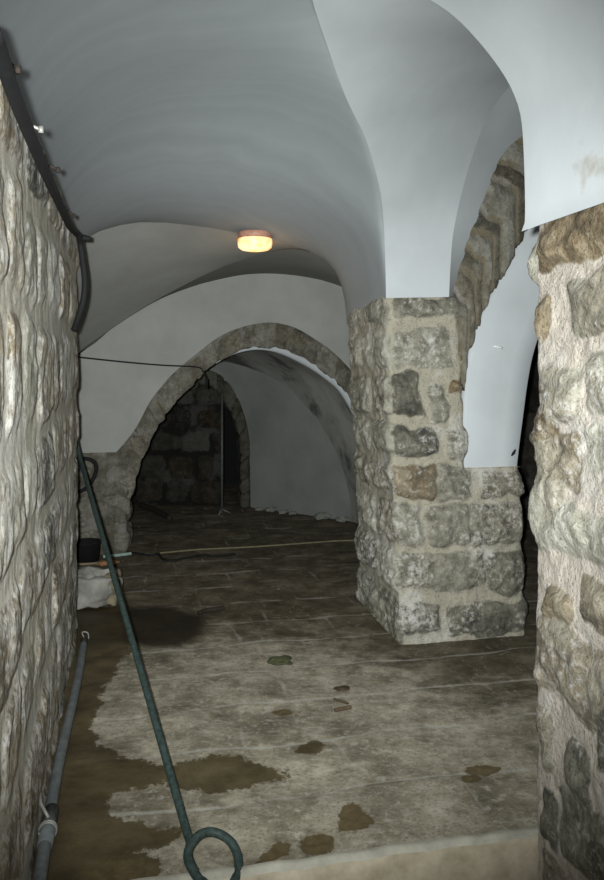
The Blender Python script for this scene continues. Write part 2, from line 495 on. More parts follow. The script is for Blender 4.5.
# joints of the paving: rows across the passage, staggered cross joints
jn = fbm(fp, 3, 2, 5) * .03
row = (TT - EDGE_T + jn) / .41; ri = np.floor(row); rf = np.abs(row - np.round(row)) * .41
colx = (SS + jn + ri * .37) / .62; cf = np.abs(colx - np.round(colx)) * .62
joint = np.maximum(1 - sstep(rf, .004, .022), .7 * (1 - sstep(cf, .004, .02)))
tl = hashn(ri.astype(int), np.floor(colx).astype(int), ri.astype(int) * 0, 3)
hz = .006 * fbm(fp, 5, 3, 2) + .003 * (tl - .5) - .0012 * joint
hz *= sstep(TT, EDGE_T, EDGE_T + .05)
fp2 = fp.copy(); fp2[..., 2] = hz - .004
mb = MB()
mb.grid(fp2, np.stack([np.maximum(w1, w2), w2, joint, w3], -1), True)
fo = structure(mb.build('floor', M_FLOOR))
dust = sstep(poly_sd([[(95, 668), (150, 655), (230, 645), (330, 655), (420, 690), (560, 720), (560, 870), (100, 900), (85, 760)]]), -.75, .45)
at_ = fo.data.attributes.new('dust', 'FLOAT', 'POINT'); at_.data.foreach_set('value', dust.astype(np.float32).ravel())
# step riser with a pale nosing, and the lower floor in front of it
t_ = NT('worn_step_stone'); n1 = t_.noise(14, 6, .65); n2 = t_.noise(3, 4, .6)
t_.color(t_.ramp(t_.math('ADD', t_.math('MULTIPLY', n1, .6), t_.math('MULTIPLY', n2, .5)), [(.4, (.32, .27, .19)), (.7, (.56, .495, .38))])); t_.rough(.9); t_.bump(n1, .4, .01)
M_STEP = t_.m
def stp(s, t, z): return s * U + t * V + z * Z
s_ = np.arange(-.6, 1.6, .02)
prof = [(.022, .004), (.012, .0055), (0, .003), (-.012, -.010), (-.015, -.04), (-.012, -.1), (-.01, -.26)]
g = np.array([[stp(s, EDGE_T + t + .003 * math.sin(s * 9) * (t < .04) + .004 * math.sin(s * 31), z) for t, z in prof] for s in s_])
M_NOSE = plain('worn_step_edge', (.37, .35, .295), .9, var=.3, scale=9)
mb = MB(); mb.grid(g[:, :4]); structure(mb.build('trim_1', M_NOSE))
mb = MB(); mb.grid(g[:, 3:]); structure(mb.build('trim_3', M_STEP))
mb = MB(); mb.quad(stp(-1.2, -1.0, -.2), stp(1.8, -1.0, -.2), stp(1.8, EDGE_T + .02, -.2), stp(-1.2, EDGE_T + .02, -.2))
structure(mb.build('floor_lower', M_STEP))

# ---- ceiling: plastered vaults
Fedge = [(40, 285, 4.93), (60, 258, 4.96), (80, 242, 5.0), (100, 231, 5.03), (120, 225, 5.05), (140, 222, 5.08), (165, 222.5, 5.11), (190, 225, 5.15), (220, 229.5, 5.18), (250, 235, 5.22), (280, 241, 5.28),
         (310, 251, 5.33), (325, 260, 5.36), (335, 271, 5.38), (341, 284, 5.39), (345, 302, 5.40), (347, 326, 5.40)]
FE = np.array([P(*p) for p in Fedge])
L0 = np.array([-1.40, 4.99]); R0 = FE[-1][:2]
FEa = np.array([np.dot(p[:2] - L0, R0 - L0) / np.dot(R0 - L0, R0 - L0) for p in FE])
CORN = P(386, 298, 4.53)
RAD, ZS = .87, 1.96                            # the main vault is a half-round barrel along the passage
def xs(Y): return CORN[0] + (4.53 - Y) * (.2215 if Y < 4.53 else .1977)
FEd = np.array([(xs(p[1]) - p[0]) * .976 for p in FE])[::-1]; FEz = FE[::-1, 2]
# groin line from the pillar corner up to the crown
ARR = spline([CORN, P(385.2, 258, 4.43), P(383.5, 222, 4.3), P(379.5, 188, 4.1), P(366, 140, 3.8), P(346, 98, 3.5), P(328, 48, 3.2), P(312, 0, 2.92), P(299, -50, 2.7)], 60)
CROWN = ARR[-1]
def A_pt(u, b):
    """main vault: u from the left wall (0) to the groin line (1), b from the far edge (0) towards the camera"""
    bc = .435
    if b <= bc:
        t = b / bc
        r = R0 + (CORN[:2] - R0) * t; zr = FE[-1][2] + (CORN[2] - FE[-1][2]) * t
        Yl = 4.99 - .85 * t
    elif b <= 1:
        k = (b - bc) / (1 - bc) * (len(ARR) - 1); i = min(int(k), len(ARR) - 2); p = ARR[i] + (ARR[i + 1] - ARR[i]) * (k - i)
        r, zr = p[:2], p[2]
        Yl = 4.14 - 1.75 * (b - bc) / (1 - bc)
    else:
        r = CROWN[:2] + np.array([.2215, -1.]) * (b - 1) * 2.0; zr = CROWN[2]
        Yl = 2.39 - 2.0 * (b - 1)
    l = wl(Yl) + np.array([-.035, 0.])
    zl = 2.36 - .03 * b
    def f(u):
        p = l + (r - l) * u
        d = max(0., (xs(p[1]) - p[0]) * .976); W = (xs(p[1]) - wl(p[1])[0]) * .976 + .035
        if d < RAD: zb = ZS + math.sqrt(max(0, RAD ** 2 - (RAD - d) ** 2))
        else: zb = zl + (ZS + RAD - zl) * math.sqrt(max(0, 1 - min(1, (d - RAD) / (W - RAD)) ** 2))
        t = max(0, -np.dot(p - L0, V[:2])) / 1.9
        w = math.sin(math.pi / 2 * min(1, t)) ** 1.7
        return p, (1 - w) * np.interp(d, FEd, FEz) + w * zb
    p, z = f(u)
    z += (zr - f(1.0)[1]) * u ** 6
    return np.array([p[0], p[1], z])
ceil = MB()
def cosd(n):                                   # dense towards both springings
    return (1 - np.cos(np.linspace(0, math.pi, n))) / 2
bs = np.concatenate([np.linspace(0, .435, 24), np.linspace(.435, 1, 40)[1:], np.linspace(1, 2.0, 20)[1:]])
AG = np.array([[A_pt(u, b) for u in cosd(64)] for b in bs])
for _ in range(70):                           # trowelled smooth between its edges
    AG[1:-1, 1:-1] += .5 * ((AG[:-2, 1:-1] + AG[2:, 1:-1] + AG[1:-1, :-2] + AG[1:-1, 2:]) / 4 - AG[1:-1, 1:-1])
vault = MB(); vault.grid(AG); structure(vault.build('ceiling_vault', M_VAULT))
# B: web over the side opening, from the groin line across to the side arch
Dpx = [(449, 297, 4.54), (450.5, 265, 4.54), (453, 235, 4.53), (460, 200, 4.5), (471, 160, 4.45), (485, 122, 4.38), (500, 98, 4.3), (518, 78, 4.2), (548, 55, 4.0), (590, 40, 3.8), (640, 30, 3.7)]
bnd = spline([P(*p) for p in Dpx], 60)
ceil.grid(np.array([[p + (q - p) * t for t in np.linspace(0, 1, 8)] for p, q in zip(ARR, bnd)]), flip=True)
# near web C above the right wall, ending in a free edge
Ce = [np.array([WR_END[0] - .03 + .0, 2.58, 2.0]), P(525, 219, 2.58), P(524, 160, 2.58), P(521, 118, 2.58), P(513, 92, 2.58), P(500, 69, 2.58), P(480, 43, 2.58), P(456, 18, 2.58), P(430, 0, 2.58), np.array([.22, 2.59, 2.86]), CROWN]
Cc = spline(Ce, 44)
Cc2 = Cc + np.array([.2215, -1., 0]) * 2.1
ceil.loft([Cc + (Cc2 - Cc) * t for t in np.linspace(0, 1, 20)], flip=False)
Cb = Cc + np.array([.12, .0, .0]) * np.linspace(1, 0, 44)[:, None]
# D: narrow reveal between the web and the side arch
PF = np.array([.555, 4.53])                                       # pillar front-left corner at the floor
AP = np.array([PF[0] + V[0] * .03, PF[1] + V[1] * .03])
outer_px = [(449, 318), (452, 296), (460, 266), (468, 240), (478, 214), (488, 186), (499, 161), (511, 145), (526, 134), (545, 126), (570, 122), (600, 124)]
inner_px = [(465, 392), (466, 372), (471, 346), (481, 318), (492, 294), (503, 272), (516, 247), (531, 222), (548, 199), (567, 183), (590, 174), (612, 172)]
AO = spline([on_plane(x, y, AP) for x, y in outer_px], 90)
AI = spline([on_plane(x, y, AP) for x, y in inner_px], 90)
bq = bnd
aq = spline([on_plane(x, y, AP) for x, y in outer_px[1:] + [(650, 130)]], 60) + np.array([.012, .03, 0])
ceil.loft([bq + (aq - bq) * t for t in np.linspace(-.0, 1, 5)], flip=True)
# closing web between the crown line, the near free edge and the right side (out of the photo)
lastB = np.array([ARR[-1] + (bnd[-1] - ARR[-1]) * t for t in np.linspace(0, 1, 44)])
Cup = Cc[::-1]
ceil.loft([lastB + (Cup - lastB) * t for t in np.linspace(0, 1, 6)], flip=True)
# E: low vault of the farther bay
Ar3 = [(30, 405, 6.6), (60, 371, 6.6), (78, 352, 6.58), (95, 340, 6.52), (130, 316, 6.4), (160, 298, 6.28), (200, 277, 6.08), (230, 264, 5.92), (265, 253.5, 5.72), (300, 244.5, 5.54), (330, 235, 5.45), (370, 230, 5.45), (410, 240, 5.5)]
A3 = spline([P(*p) for p in Ar3], 70)
FE3 = spline(list(FE), 70)
structure(ceil.build('ceiling', M_PLAS))
farc = MB()
M_FARPL = plain('dimmed_far_plaster', (.33, .33, .315), .92, var=.10, scale=3, bump=.1)  # greyer, warmer tone paints in the lamp tint and far dimness
farc.loft([FE3, (FE3 + A3) / 2, A3], flip=True)
BL = G(128, 553)
FW = BL[:2]
top_px = [(25, 418), (58, 372), (78, 354), (95, 343), (120, 322), (165, 295), (200, 284), (250, 274), (300, 276), (345, 288), (400, 318), (450, 372)]
TP = spline([on_plane(x, y, FW) for x, y in top_px], 70)
farc.loft([A3, A3 * .5 + TP * .5 + Z * .0, TP + Z * .004], flip=True)
structure(farc.build('ceiling_far_bay', M_FARPL))

# ---- far wall with the wide pointed arch
out_px = [(92, 496), (99, 474), (110, 459), (122, 446), (136, 428), (150, 402), (163, 385), (176, 371), (200, 351), (216, 339), (231, 331), (250, 325), (270, 322.5), (287, 325), (302, 331), (318, 341), (332, 351), (347, 366), (370, 396), (386, 430), (396, 475), (400, 530)]
in_px = [(128.5, 515), (130.5, 500), (135, 482), (141, 462), (149, 444), (160, 422), (170, 408), (181, 396), (193, 383), (206, 370), (224, 357), (245, 348.5), (265, 346), (286, 350), (311, 362), (330, 375), (345, 389), (361, 417), (371, 450), (377, 490), (379, 540)]
OUT = spline([on_plane(x, y, FW) for x, y in out_px], 170)
INN = spline([on_plane(x, y, FW) for x, y in in_px], 170)
wall = MB()
lft = [on_plane(x, y, FW) for x, y in [(20, 470), (20, 424), (58, 373), (78, 355)]]
tp = polyline(np.concatenate([np.array(lft), TP[TP[:, 0] / TP[:, 1] > (86 - CX) / F], np.array([on_plane(450, 530, FW)])]), 170)
ou = OUT + np.append(V[:2], 0) * .015
wall.loft([ou, ou * .5 + tp * .5, tp])
structure(wall.build('wall_far', M_FARPL))

def ring(name, O, I, stones_n, soffit, mat, seed, n_q=16, chev=0., amp=.03, tints=(.38, .72), wob=.3, depthdir=None):
    """stone arch: wedge blocks on the face, turned under onto the soffit"""
    dd = np.append(V[:2], 0) if depthdir is None else depthdir
    n = len(O)
    w = np.linalg.norm(O - I, axis=1)
    mid = (O + I) / 2
    S = np.concatenate([[0], np.cumsum(np.linalg.norm(np.diff(mid, axis=0), axis=1))])
    W = float(np.median(w))
    nf = n_q; ns = max(4, int(soffit / .02))
    tang = np.gradient(mid, axis=0); tang /= np.linalg.norm(tang, axis=1)[:, None]
    fn = -dd
    cols, nrs, qs = [], [], []
    for k in range(nf):
        t = k / (nf - 1); cols.append(O + (I - O) * t)
        sn = (I - O) / (np.linalg.norm(I - O, axis=1)[:, None] + 1e-9)
        c = sstep(np.array(t), .85, 1.0) * .7
        nn = fn * (1 - c) + sn * c
        nrs.append(nn / np.linalg.norm(nn, axis=1)[:, None]); qs.append(W * t)
    for k in range(1, ns + 1):
        t = k / ns; cols.append(I + dd * soffit * t)
        c = .7 + .3 * min(1, t * 4)
        nn = fn * (1 - c) + sn * c
        nrs.append(nn / np.linalg.norm(nn, axis=1)[:, None]); qs.append(W + soffit * t)
    pts = np.stack(cols, 1); nrm = np.stack(nrs, 1); Qv = np.array(qs)
    # voussoirs: joints evenly spaced with jitter
    rr = random.Random(seed)
    b = np.linspace(0, S[-1], stones_n + 1)
    b[1:-1] += [rr.uniform(-wob, wob) * S[-1] / stones_n for _ in b[1:-1]]
    mb = MB()
    st = []
    for i in range(stones_n):
        tt = (rr.uniform(*tints), rr.uniform(0, .6))
        st.append((b[i] + .008 + .01 * bool(chev), b[i + 1] - .008 - .01 * bool(chev), rr.uniform(-.03, .03), Qv[-1] + .1, *tt))
    if chev:
        Ssh = S[:, None] - chev * (W * .55 - np.abs(Qv[None, :] - W * .55))
        masonry2(mb, pts, nrm, Ssh, Qv, st, amp, seed)
    else:
        masonry(mb, pts, nrm, S, Qv, st, amp=amp, edge=.03, rough=.012, seed=seed, round_=.03, warp=.012)
    return mb
def masonry2(mb, pts, nrm, S2, Qv, st, amp, seed):
    q = np.repeat(Qv[None, :], S2.shape[0], 0)
    pw = np.stack([S2, q, np.full_like(S2, seed)], -1)
    s = S2 + .02 * fbm(pw, 7, 3, seed)
    best = np.full(S2.shape, -1.); tint = np.full(S2.shape, .5); hue = np.full(S2.shape, .3)
    for a, b, c, d, t_, h_ in st:
        sd = np.minimum(s - a, b - s); u = sd > best
        best[u] = sd[u]; tint[u] = t_; hue[u] = h_
    mask = sstep(best, -.005, .035)
    h = mask * amp + .016 * fbm(pts, 9, 4, seed + 3) * (.4 + mask) - .01
    mb.grid(pts + nrm * h[..., None], np.stack([sstep(best, -.008, .018), tint, hue, np.ones_like(tint)], -1))

m1 = ring('stone_arch', OUT, INN, 27, .10, M_ARCH, 3, 18, amp=.016)
# broad stone jamb the arch stands on at the left
JL = FW - U[:2] * .95
pts, nr, S, Q = path_sheet([JL, FW, FW + V[:2] * .45], -.02, .86, .018, .018, rad=.04)
random.seed(14)
masonry(m1, pts, nr, S, Q, [(*q, random.uniform(.38, .66), random.uniform(0, .4)) for q in courses(0, S[-1], 0, .86, .2, .3, .25, .5, .03)], amp=.03, edge=.04, rough=.015, seed=9)
pts, nr, S, Q = path_sheet([on_plane(379, 540, FW)[:2] + V[:2] * .4, on_plane(379, 540, FW)[:2], on_plane(401, 540, FW)[:2]], -.02, .5, .03, .03, rad=.03)
masonry(m1, pts, nr, S, Q, courses(0, S[-1], 0, .5, .2, .3, .25, .5, .03), amp=.03, edge=.04, rough=.015, seed=10)
sa = m1.build('stone_arch', M_ARCH)
tag(sa, 'wide pointed stone arch with a broad stone jamb in the white far wall', 'arch', kind='thing')

# ---- recess behind the arch: vault band, lunette wall, back wall
rec = MB()
V0 = spline([p + V * .08 for p in [on_plane(128, 552, FW)] + [on_plane(x, y, FW) for x, y in in_px] + [on_plane(380, 548, FW)]], 90)
V1 = spline([P(104, 505, 9.3), P(104, 440, 9.3), P(130, 405, 9.3), P(165, 380, 9.25), P(200, 364, 9.15), P(225, 362, 9.0), P(255, 370, 8.85), P(283, 384, 8.66), P(308, 408, 8.5), P(328, 436, 8.36), P(343, 470, 8.26), P(350, 500, 8.22), P(353, 522, 8.2)], 90)
def bulge(t): return Z * .05 * math.sin(math.pi * t)
rec.loft([V0 + (V1 - V0) * t + bulge(t) for t in np.linspace(0, 1, 14)], flip=True)
structure(rec.build('ceiling_recess', M_OLD))
rim = MB()
sel = (INN[:, 0] > -.75) & (INN[:, 0] < .9) & (INN[:, 2] > .9)
inw = (INN - OUT) / np.linalg.norm(INN - OUT, axis=1)[:, None]
ip = (INN + inw * .012 + V * .06)[sel]
kk = np.linspace(0, 1, len(ip))
rim.tube(ip, .004 + .036 * sstep(kk, 0, .45), 10)
structure(rim.build('trim_2', M_PLAS))
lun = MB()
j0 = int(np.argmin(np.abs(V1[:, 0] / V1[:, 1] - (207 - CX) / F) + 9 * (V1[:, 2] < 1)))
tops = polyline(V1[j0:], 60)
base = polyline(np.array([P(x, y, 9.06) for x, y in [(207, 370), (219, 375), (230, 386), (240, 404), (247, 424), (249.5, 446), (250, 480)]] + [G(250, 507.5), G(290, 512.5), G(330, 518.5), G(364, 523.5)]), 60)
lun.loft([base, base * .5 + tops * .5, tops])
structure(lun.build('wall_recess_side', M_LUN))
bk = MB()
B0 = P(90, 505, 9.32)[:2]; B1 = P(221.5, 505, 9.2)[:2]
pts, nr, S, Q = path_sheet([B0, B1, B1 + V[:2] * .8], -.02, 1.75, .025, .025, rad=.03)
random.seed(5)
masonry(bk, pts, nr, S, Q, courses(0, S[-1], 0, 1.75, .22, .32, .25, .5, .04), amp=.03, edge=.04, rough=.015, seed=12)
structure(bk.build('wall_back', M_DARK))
ro = spline([P(x, y, 9.05) for x, y in [(186, 381), (196, 373), (207, 370), (219, 374), (230, 385), (240, 403), (247, 424), (250, 446), (250.5, 480), (250.5, 508)]], 70)
ri_ = spline([P(x, y, 9.05) for x, y in [(190, 391), (197, 385), (206, 383), (214, 387), (222, 397), (231, 412), (238, 430), (241, 448), (241.5, 480), (241.5, 508)]], 70)
m2 = ring('stone_arch', ro, ri_, 11, .3, M_DARK, 8, 8, amp=.025)
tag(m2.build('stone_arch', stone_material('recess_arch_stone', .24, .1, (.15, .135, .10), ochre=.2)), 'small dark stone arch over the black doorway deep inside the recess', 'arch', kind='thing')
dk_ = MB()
M_BLACK = plain('doorway_darkness', (.012, .012, .012), .95)
dk_.quad(P(60, 560, 11.), P(330, 560, 11.), P(330, 300, 11.), P(60, 300, 11.))  # black sheet added so the doorway shows an unlit void
structure(dk_.build('doorway_black_sheet', M_BLACK))

# ---- side walls nobody sees well: left of the far bay, dark passage on the right
sw = MB()
a = WL_END - U[:2] * .72; b = on_plane(20, 460, FW)[:2]
sw.quad([*a, -.02], [*b, -.02], [*b, 2.6], [*a, 2.6])
structure(sw.build('wall_side_bay', M_PLAS))
sw = MB()
M_BROWN = stone_material('unlit_passage_stone', .15, .0, (.10, .085, .065), ochre=.4)  # very dark tone paints the unlit passage into the stone colour
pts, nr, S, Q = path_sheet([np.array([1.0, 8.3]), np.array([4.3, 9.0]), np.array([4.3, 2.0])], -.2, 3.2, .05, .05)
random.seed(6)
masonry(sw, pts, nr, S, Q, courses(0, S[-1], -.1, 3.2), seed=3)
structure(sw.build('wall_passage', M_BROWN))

# ---- the pillar
pl = MB()
Rb = np.array([1.335, 4.702]); Bk = np.array([.385, 5.41])
LEAN = -.047
side = np.linalg.norm(Bk - PF)
def pst(x0, x1, y0, y1, t, h):
    def sz(px, py):
        w = on_plane(px, py, PF); w = on_plane(px - LEAN * w[2] * F / w[1], py, PF)
        return side + np.dot(w[:2] - PF, U[:2]), w[2]
    a, zb = sz(x0, y1); b, zt = sz(x1, y0); return (a - .012, b + .012, zb - .008, zt + .008, t, h)
stl = [pst(388, 450, 296, 317, .35, .3), pst(388, 441, 330, 368, .5, .1), pst(455, 470, 350, 368, .3, 1.), pst(385, 413, 373, 416, .12, .1), pst(423, 438, 384, 420, .45, .2), pst(445, 470, 379, 390, .2, 1.),
       pst(386, 427, 427, 457, .14, .0), pst(440, 464, 430, 460, .5, .1), pst(388, 425, 466, 499, .35, .75), pst(428, 462, 466, 501, .45, .2), pst(476, 524, 471, 500, .4, .4), 
       pst(386, 416, 505, 546, .55, .2), pst(422, 462, 504, 546, .4, .3), pst(465, 526, 504, 547, .35, .35), pst(387, 476, 550, 592, .42, .3), pst(481, 527, 552, 594, .25, .25),
       pst(388, 431, 602, 634, .3, .1), pst(442, 529, 600, 640, .22, .1)]
# blocks down the left face and round the corner
ys = [296, 326, 372, 421, 463, 503, 549, 597, 648]
zs = [H + (HY - y) / F * 4.55 for y in ys]
rr = random.Random(3)
for i in range(8):
    zt, zb = zs[i] - .012, zs[i + 1] + .02
    cut = rr.uniform(.36, .55)
    stl += [(.02, cut - .03, zb, zt, rr.uniform(.3, .7), rr.uniform(0, .5)), (cut + .02, side - .02 + rr.uniform(0, .03), zb, zt, rr.uniform(.2, .7), rr.uniform(0, .5))]
zs_ = H + (HY - 468) / F * 4.62
for k, (za, zb) in enumerate(((-.02, zs_ + .0), (zs_ - .02, 1.975))):
    Rr = Rb if k == 0 else PF + U[:2] * (on_plane(466, 440, PF)[0] - PF[0] + .065) / U[0]
    Rk = Rr + (Bk - PF)
    pts, nr, S, Q = path_sheet([Bk + np.array([.3, .0]), Bk, PF, Rr, Rk], za, zb, .011, .011, lean=LEAN, rad=.05)
    off = .3
    masonry(pl, pts, nr, S, Q, [(q[0] + off, q[1] + off, *q[2:]) for q in stl] + ([(S[-1] - side + .03, S[-1], .05 + j * .24, .25 + j * .24) for j in range(4)]), amp=.026, edge=.045, rough=.016, seed=23, round_=.035, warp=.03)
    if k == 0:                                   # mortar ledge on top of the lower courses
        le = [Rr, Rk, Bk, PF]
        pl.add([[p[0] + LEAN * zb, p[1], zb - .004] for p in le], [(0, 1, 2, 3)], np.tile([0, .5, .3, 1.], (4, 1)))
pillar = pl.build('pillar', M_PIL)
tag(pillar, 'squat rough stone pillar with wide mortar joints carrying the white vaults', 'pillar', kind='thing')

# ---- side arch springing off the pillar, its plaster infill below
m3 = ring('stone_arch', AO, AI, 12, .22, M_ARCH, 6, 22, chev=.75, amp=.024, tints=(.0, .85))
tag(m3.build('stone_arch', stone_material('side_arch_stone', .50, .0, (.34, .29, .20), ochre=.6)), 'stone arch of angled blocks springing from the pillar beside the white plaster panel', 'arch', kind='thing')
pan = MB()
PP = np.array([PF[0] + V[0] * .05, PF[1] + V[1] * .05])
pl_l = spline([on_plane(x - 3, y, PP) for x, y in [(466, 470), (465, 440), (465.5, 410), (467, 385), (471, 355), (480, 324), (492, 298), (505, 272), (519, 247), (534, 222), (552, 197), (580, 176)]], 40)
pl_r = spline([on_plane(x, y, PP) for x, y in [(518, 470), (521, 445), (525, 415), (529, 385), (534, 358), (541, 335), (550, 318), (562, 302), (576, 290), (592, 282), (606, 278), (620, 276)]], 40)
tv = [0, .015, .04, .08, .3, .5, .7, .97, 1]
dep = [.06, .018, .005, 0, -.004, 0, .004, .0, .02]
rows = [pl_l + (pl_r - pl_l) * t + V * d for t, d in zip(tv, dep)]
rows = [pl_l + V * .25] + rows + [pl_r + V * .1, pl_r + V * .28]
pan.loft(rows)
pan.grid(np.array([[rows[1][0], rows[-3][0]], [rows[0][0] , rows[-1][0]]]), flip=True)
structure(pan.build('wall_spandrel', M_PLAS))

# ------------------------------------------------------------------ things
M_CABLE = plain('black_cable', (.011, .011, .012), .75, var=.3)
M_HOSE = plain('green_hose', (.034, .052, .048), .55, var=.5, scale=60)
M_PIPE = plain('grey_pipe', (.15, .165, .17), .5, var=.3, scale=25)
M_RUST = plain('rusty_metal', (.03, .022, .018), .8)
M_WIRE = plain('tie_wire', (.30, .29, .27), .5, metal=.3)
M_SACK = plain('sack_cloth', (.24, .235, .21), .85, var=.45, scale=9, bump=.4)

# lamp
lampY = 5.17
lc = P(255, 234, lampY)
lamp = empty('ceiling_lamp', lc)
tag(lamp, 'small round orange ceiling lamp, lit, at the edge of the vault', 'lamp')
mp = MB(); R_ = 17.2 / F * lampY
mp.lathe([(0, .03), (.05, .03), (.06, .012), (R_ * .96, .010), (R_ * 1.0, .004), (R_ * 1.0, -.030), (R_ * .93, -.034), (0, -.034)], 40, lc)
mp.build('base_ring', plain('copper_rim', (.45, .24, .17), .45), lamp, org=lc)
md = MB()
md.lathe([(R_ * .93, -.030), (R_ * 1.0, -.036), (R_ * 1.01, -.066), (R_ * .97, -.088), (R_ * .80, -.102), (R_ * .4, -.110), (0.001, -.112)], 40, lc)
t_ = NT('amber_glass_lit'); n = t_.noise(14, 3, .5)
t_.b.inputs['Base Color'].default_value = (.9, .6, .3, 1)
t_.link(t_.ramp(n, [(.35, (1., .34, .08)), (.6, (1., .74, .42))]), t_.b.inputs['Emission Color']); t_.b.inputs['Emission Strength'].default_value = 1.1
md.build('glass_shade', t_.m, lamp, org=lc)
ld = bpy.data.lights.new('lamp_bulb', 'POINT'); ld.energy = 1.0; ld.color = (1., .62, .3); ld.shadow_soft_size = .09
lo = bpy.data.objects.new('lamp_bulb', ld); COL.objects.link(lo); lo.location = Vector(lc - Z * .22)

# thick black cable along the top of the left wall, with its clips
def wlp(px, py, off=.05):
    k = (px - CX) / F; Y = (WL_END[0] + WL_END[1] * .2215 + off) / (k + .2215); return P(px, py, Y)
cb = MB()
cpts = spline([wlp(-8, 30), wlp(0, 52), wlp(8, 78), wlp(15, 98), wlp(24, 121), wlp(33, 143), wlp(42, 165), wlp(52, 187), wlp(62, 209), wlp(70, 226), wlp(76, 233)], 60)
Yend = cpts[-1][1]
tail = spline([cpts[-1], P(79, 236, Yend + .03), P(80.5, 244, Yend + .08), P(83, 262, Yend + .1), P(85, 282, Yend + .1), P(83.5, 300, Yend + .1), P(79, 316, Yend + .12), P(74, 330, Yend + .16)], 40)
cb.tube(np.concatenate([cpts, tail[1:]]), .0165, 10)
cable = cb.build('cable', M_CABLE)
tag(cable, 'thick black cable clipped along the top of the left stone wall', 'cable')
ct = MB(); ct.tube([P(79, 238, Yend + .05), P(84, 238, Yend + .05), P(91, 239, Yend + .05)], [.012, .017, .012], 8)
ct.build('cable_stub', M_CABLE, cable)
for i, (x, y, wx) in enumerate(((11, 64, 7), (30, 125, 11), (50, 166, 8), (68, 211, 6))):
    p = wlp(x, y, .05); c = MB()
    e = p + np.array([wx / F * p[1], -.0, -.012 if i < 3 else -.02])
    c.tube([p - U * .03, p, e], .0045, 6); c.tube([e - Z * .008, e + Z * .008], .007, 6)
    c.build('clip', M_RUST if i != 1 else M_WIRE, cable)

# thin wire across the far bay
w = MB()
wp = spline([P(70, 356, 6.3), P(78, 357, 6.35), P(120, 361.5, 6.5), P(160, 365, 6.65), P(196, 367, 6.82), P(203, 371, 6.83), P(206, 379, 6.86), P(207, 386, 6.9)], 60)
w.tube(wp, .0065, 6); w.tube([P(206.5, 378, 6.86), P(207, 388, 6.88)], .012, 6)
tag(w.build('wire', M_CABLE), 'thin black wire strung across the far white wall to the arch', 'wire')

# cable coil hanging on the stone jamb
w = MB()
cx_ = [on_plane(x, y, FW - V[:2] * .035) for x, y in [(70, 461), (80, 459), (88, 459), (95, 463), (96, 471), (92, 481), (85, 489), (76, 493)]]
w.tube(spline(cx_, 40), .017, 8)
tag(w.build('cable', M_CABLE), 'short loop of black cable against the stone jamb behind the green hose', 'cable')

# the green hose from jamb to floor with its loop at the step
h = MB()
b0 = P(80, 458, 5.25); b1 = G(186, 829, .03)
loop = []
Yc = 2.53
hose_pts = [P(76, 440, 5.3), P(78.5, 452, 5.27)] + [b0 + (b1 - b0) * t - Z * .03 * math.sin(math.pi * t) * 0 for t in np.linspace(.03, 1, 12)]
lp = [(190, 842, 2.60), (188.5, 855, 2.56), (193, 868, 2.50), (203, 882, 2.45), (216, 892, 2.42), (229, 889, 2.43), (237.5, 873, 2.48), (238, 857, 2.53), (230, 841, 2.57), (215, 832.5, 2.59), (201, 834, 2.57), (191, 845, 2.535), (187.5, 857, 2.50), (194, 872, 2.455), (206, 889, 2.41), (218, 905, 2.37)]
hp = spline(hose_pts + [P(*p) for p in lp], 240)
h.tube(hp, .0145, 10)
tag(h.build('hose', M_HOSE), 'dull green hose stretched from the jamb to a loop on the step', 'hose')

# grey pipe at the foot of the left wall
pa, pb = G(84, 641, .025), G(36, 892, .045)
pipe = empty('pipe', pa); tag(pipe, 'grey plastic pipe lying along the foot of the left wall', 'pipe')
m = MB(); n = 30
m.tube([pa + (pb - pa) * t + U * .006 * math.sin(t * 7) for t in np.linspace(0, 1.15, n)], .0205, 14); m.build('tube', M_PIPE, pipe, org=pa)
m = MB(); q = .845
c0 = pa + (pb - pa) * q; dr = (pb - pa) / np.linalg.norm(pb - pa)
m.tube([c0 - dr * .10, c0 + dr * .12], .0245, 14); m.build('coupling', M_PIPE, pipe, org=pa)
m = MB()
for k in (0, .012):
    cc = c0 + dr * (.02 + k); up = Z; sd = np.cross(dr, up); sd /= np.linalg.norm(sd)
    m.tube([cc + .028 * (math.cos(a) * sd + math.sin(a) * up) for a in np.linspace(0, 6.28, 20)], .0035, 6)
m.tube([c0 + up * .026, c0 + up * .05 - U * .03 - dr * .05, c0 + up * .075 - U * .04 - dr * .10], .006, 6)
m.build('tie_wire', M_WIRE, pipe, org=pa)
m = MB()
m.tube(spline([pa + Z * .02, pa + Z * .05 - U * .01, pa + Z * .045 + U * .02, pa + Z * .01 + U * .026], 16), .004, 6)
m.build('tie_wire', M_WIRE, pipe, org=pa)

# sack on the floor at the end of the left wall
def lump(center, sx, sy, sz, seed, amp, fine=5, flat=.2, ex=.55, ux=U, uy=V):
    n, mth = 28, 40; V_ = np.zeros((n, mth, 3))
    for i in range(n):
        th = math.pi * i / (n - 1)
        for j in range(mth):
            ph = 2 * math.pi * j / mth
            f = lambda x: math.copysign(abs(x) ** ex, x)
            V_[i, j] = (f(math.sin(th)) * f(math.cos(ph)), f(math.sin(th)) * f(math.sin(ph)), f(math.cos(th)))
    nn = fbm(V_ + seed * 3.1, 1.6, 4, seed)
    V_ = V_ * (1 + amp * nn)[..., None]
    V_[..., 2] = np.maximum(V_[..., 2], -1 + flat * .3)
    W = np.array(center) + V_[..., :1] * sx / 2 * ux + V_[..., 1:2] * sy / 2 * uy + V_[..., 2:] * sz / 2 * Z
    dz_ = W[..., 2].min()
    W[..., 2] -= dz_
    return W
def close_grid(mb, W, col=None):
    n, m_ = W.shape[:2]
    W2 = np.concatenate([W, W[:, :1]], 1); mb.grid(W2, col, True)
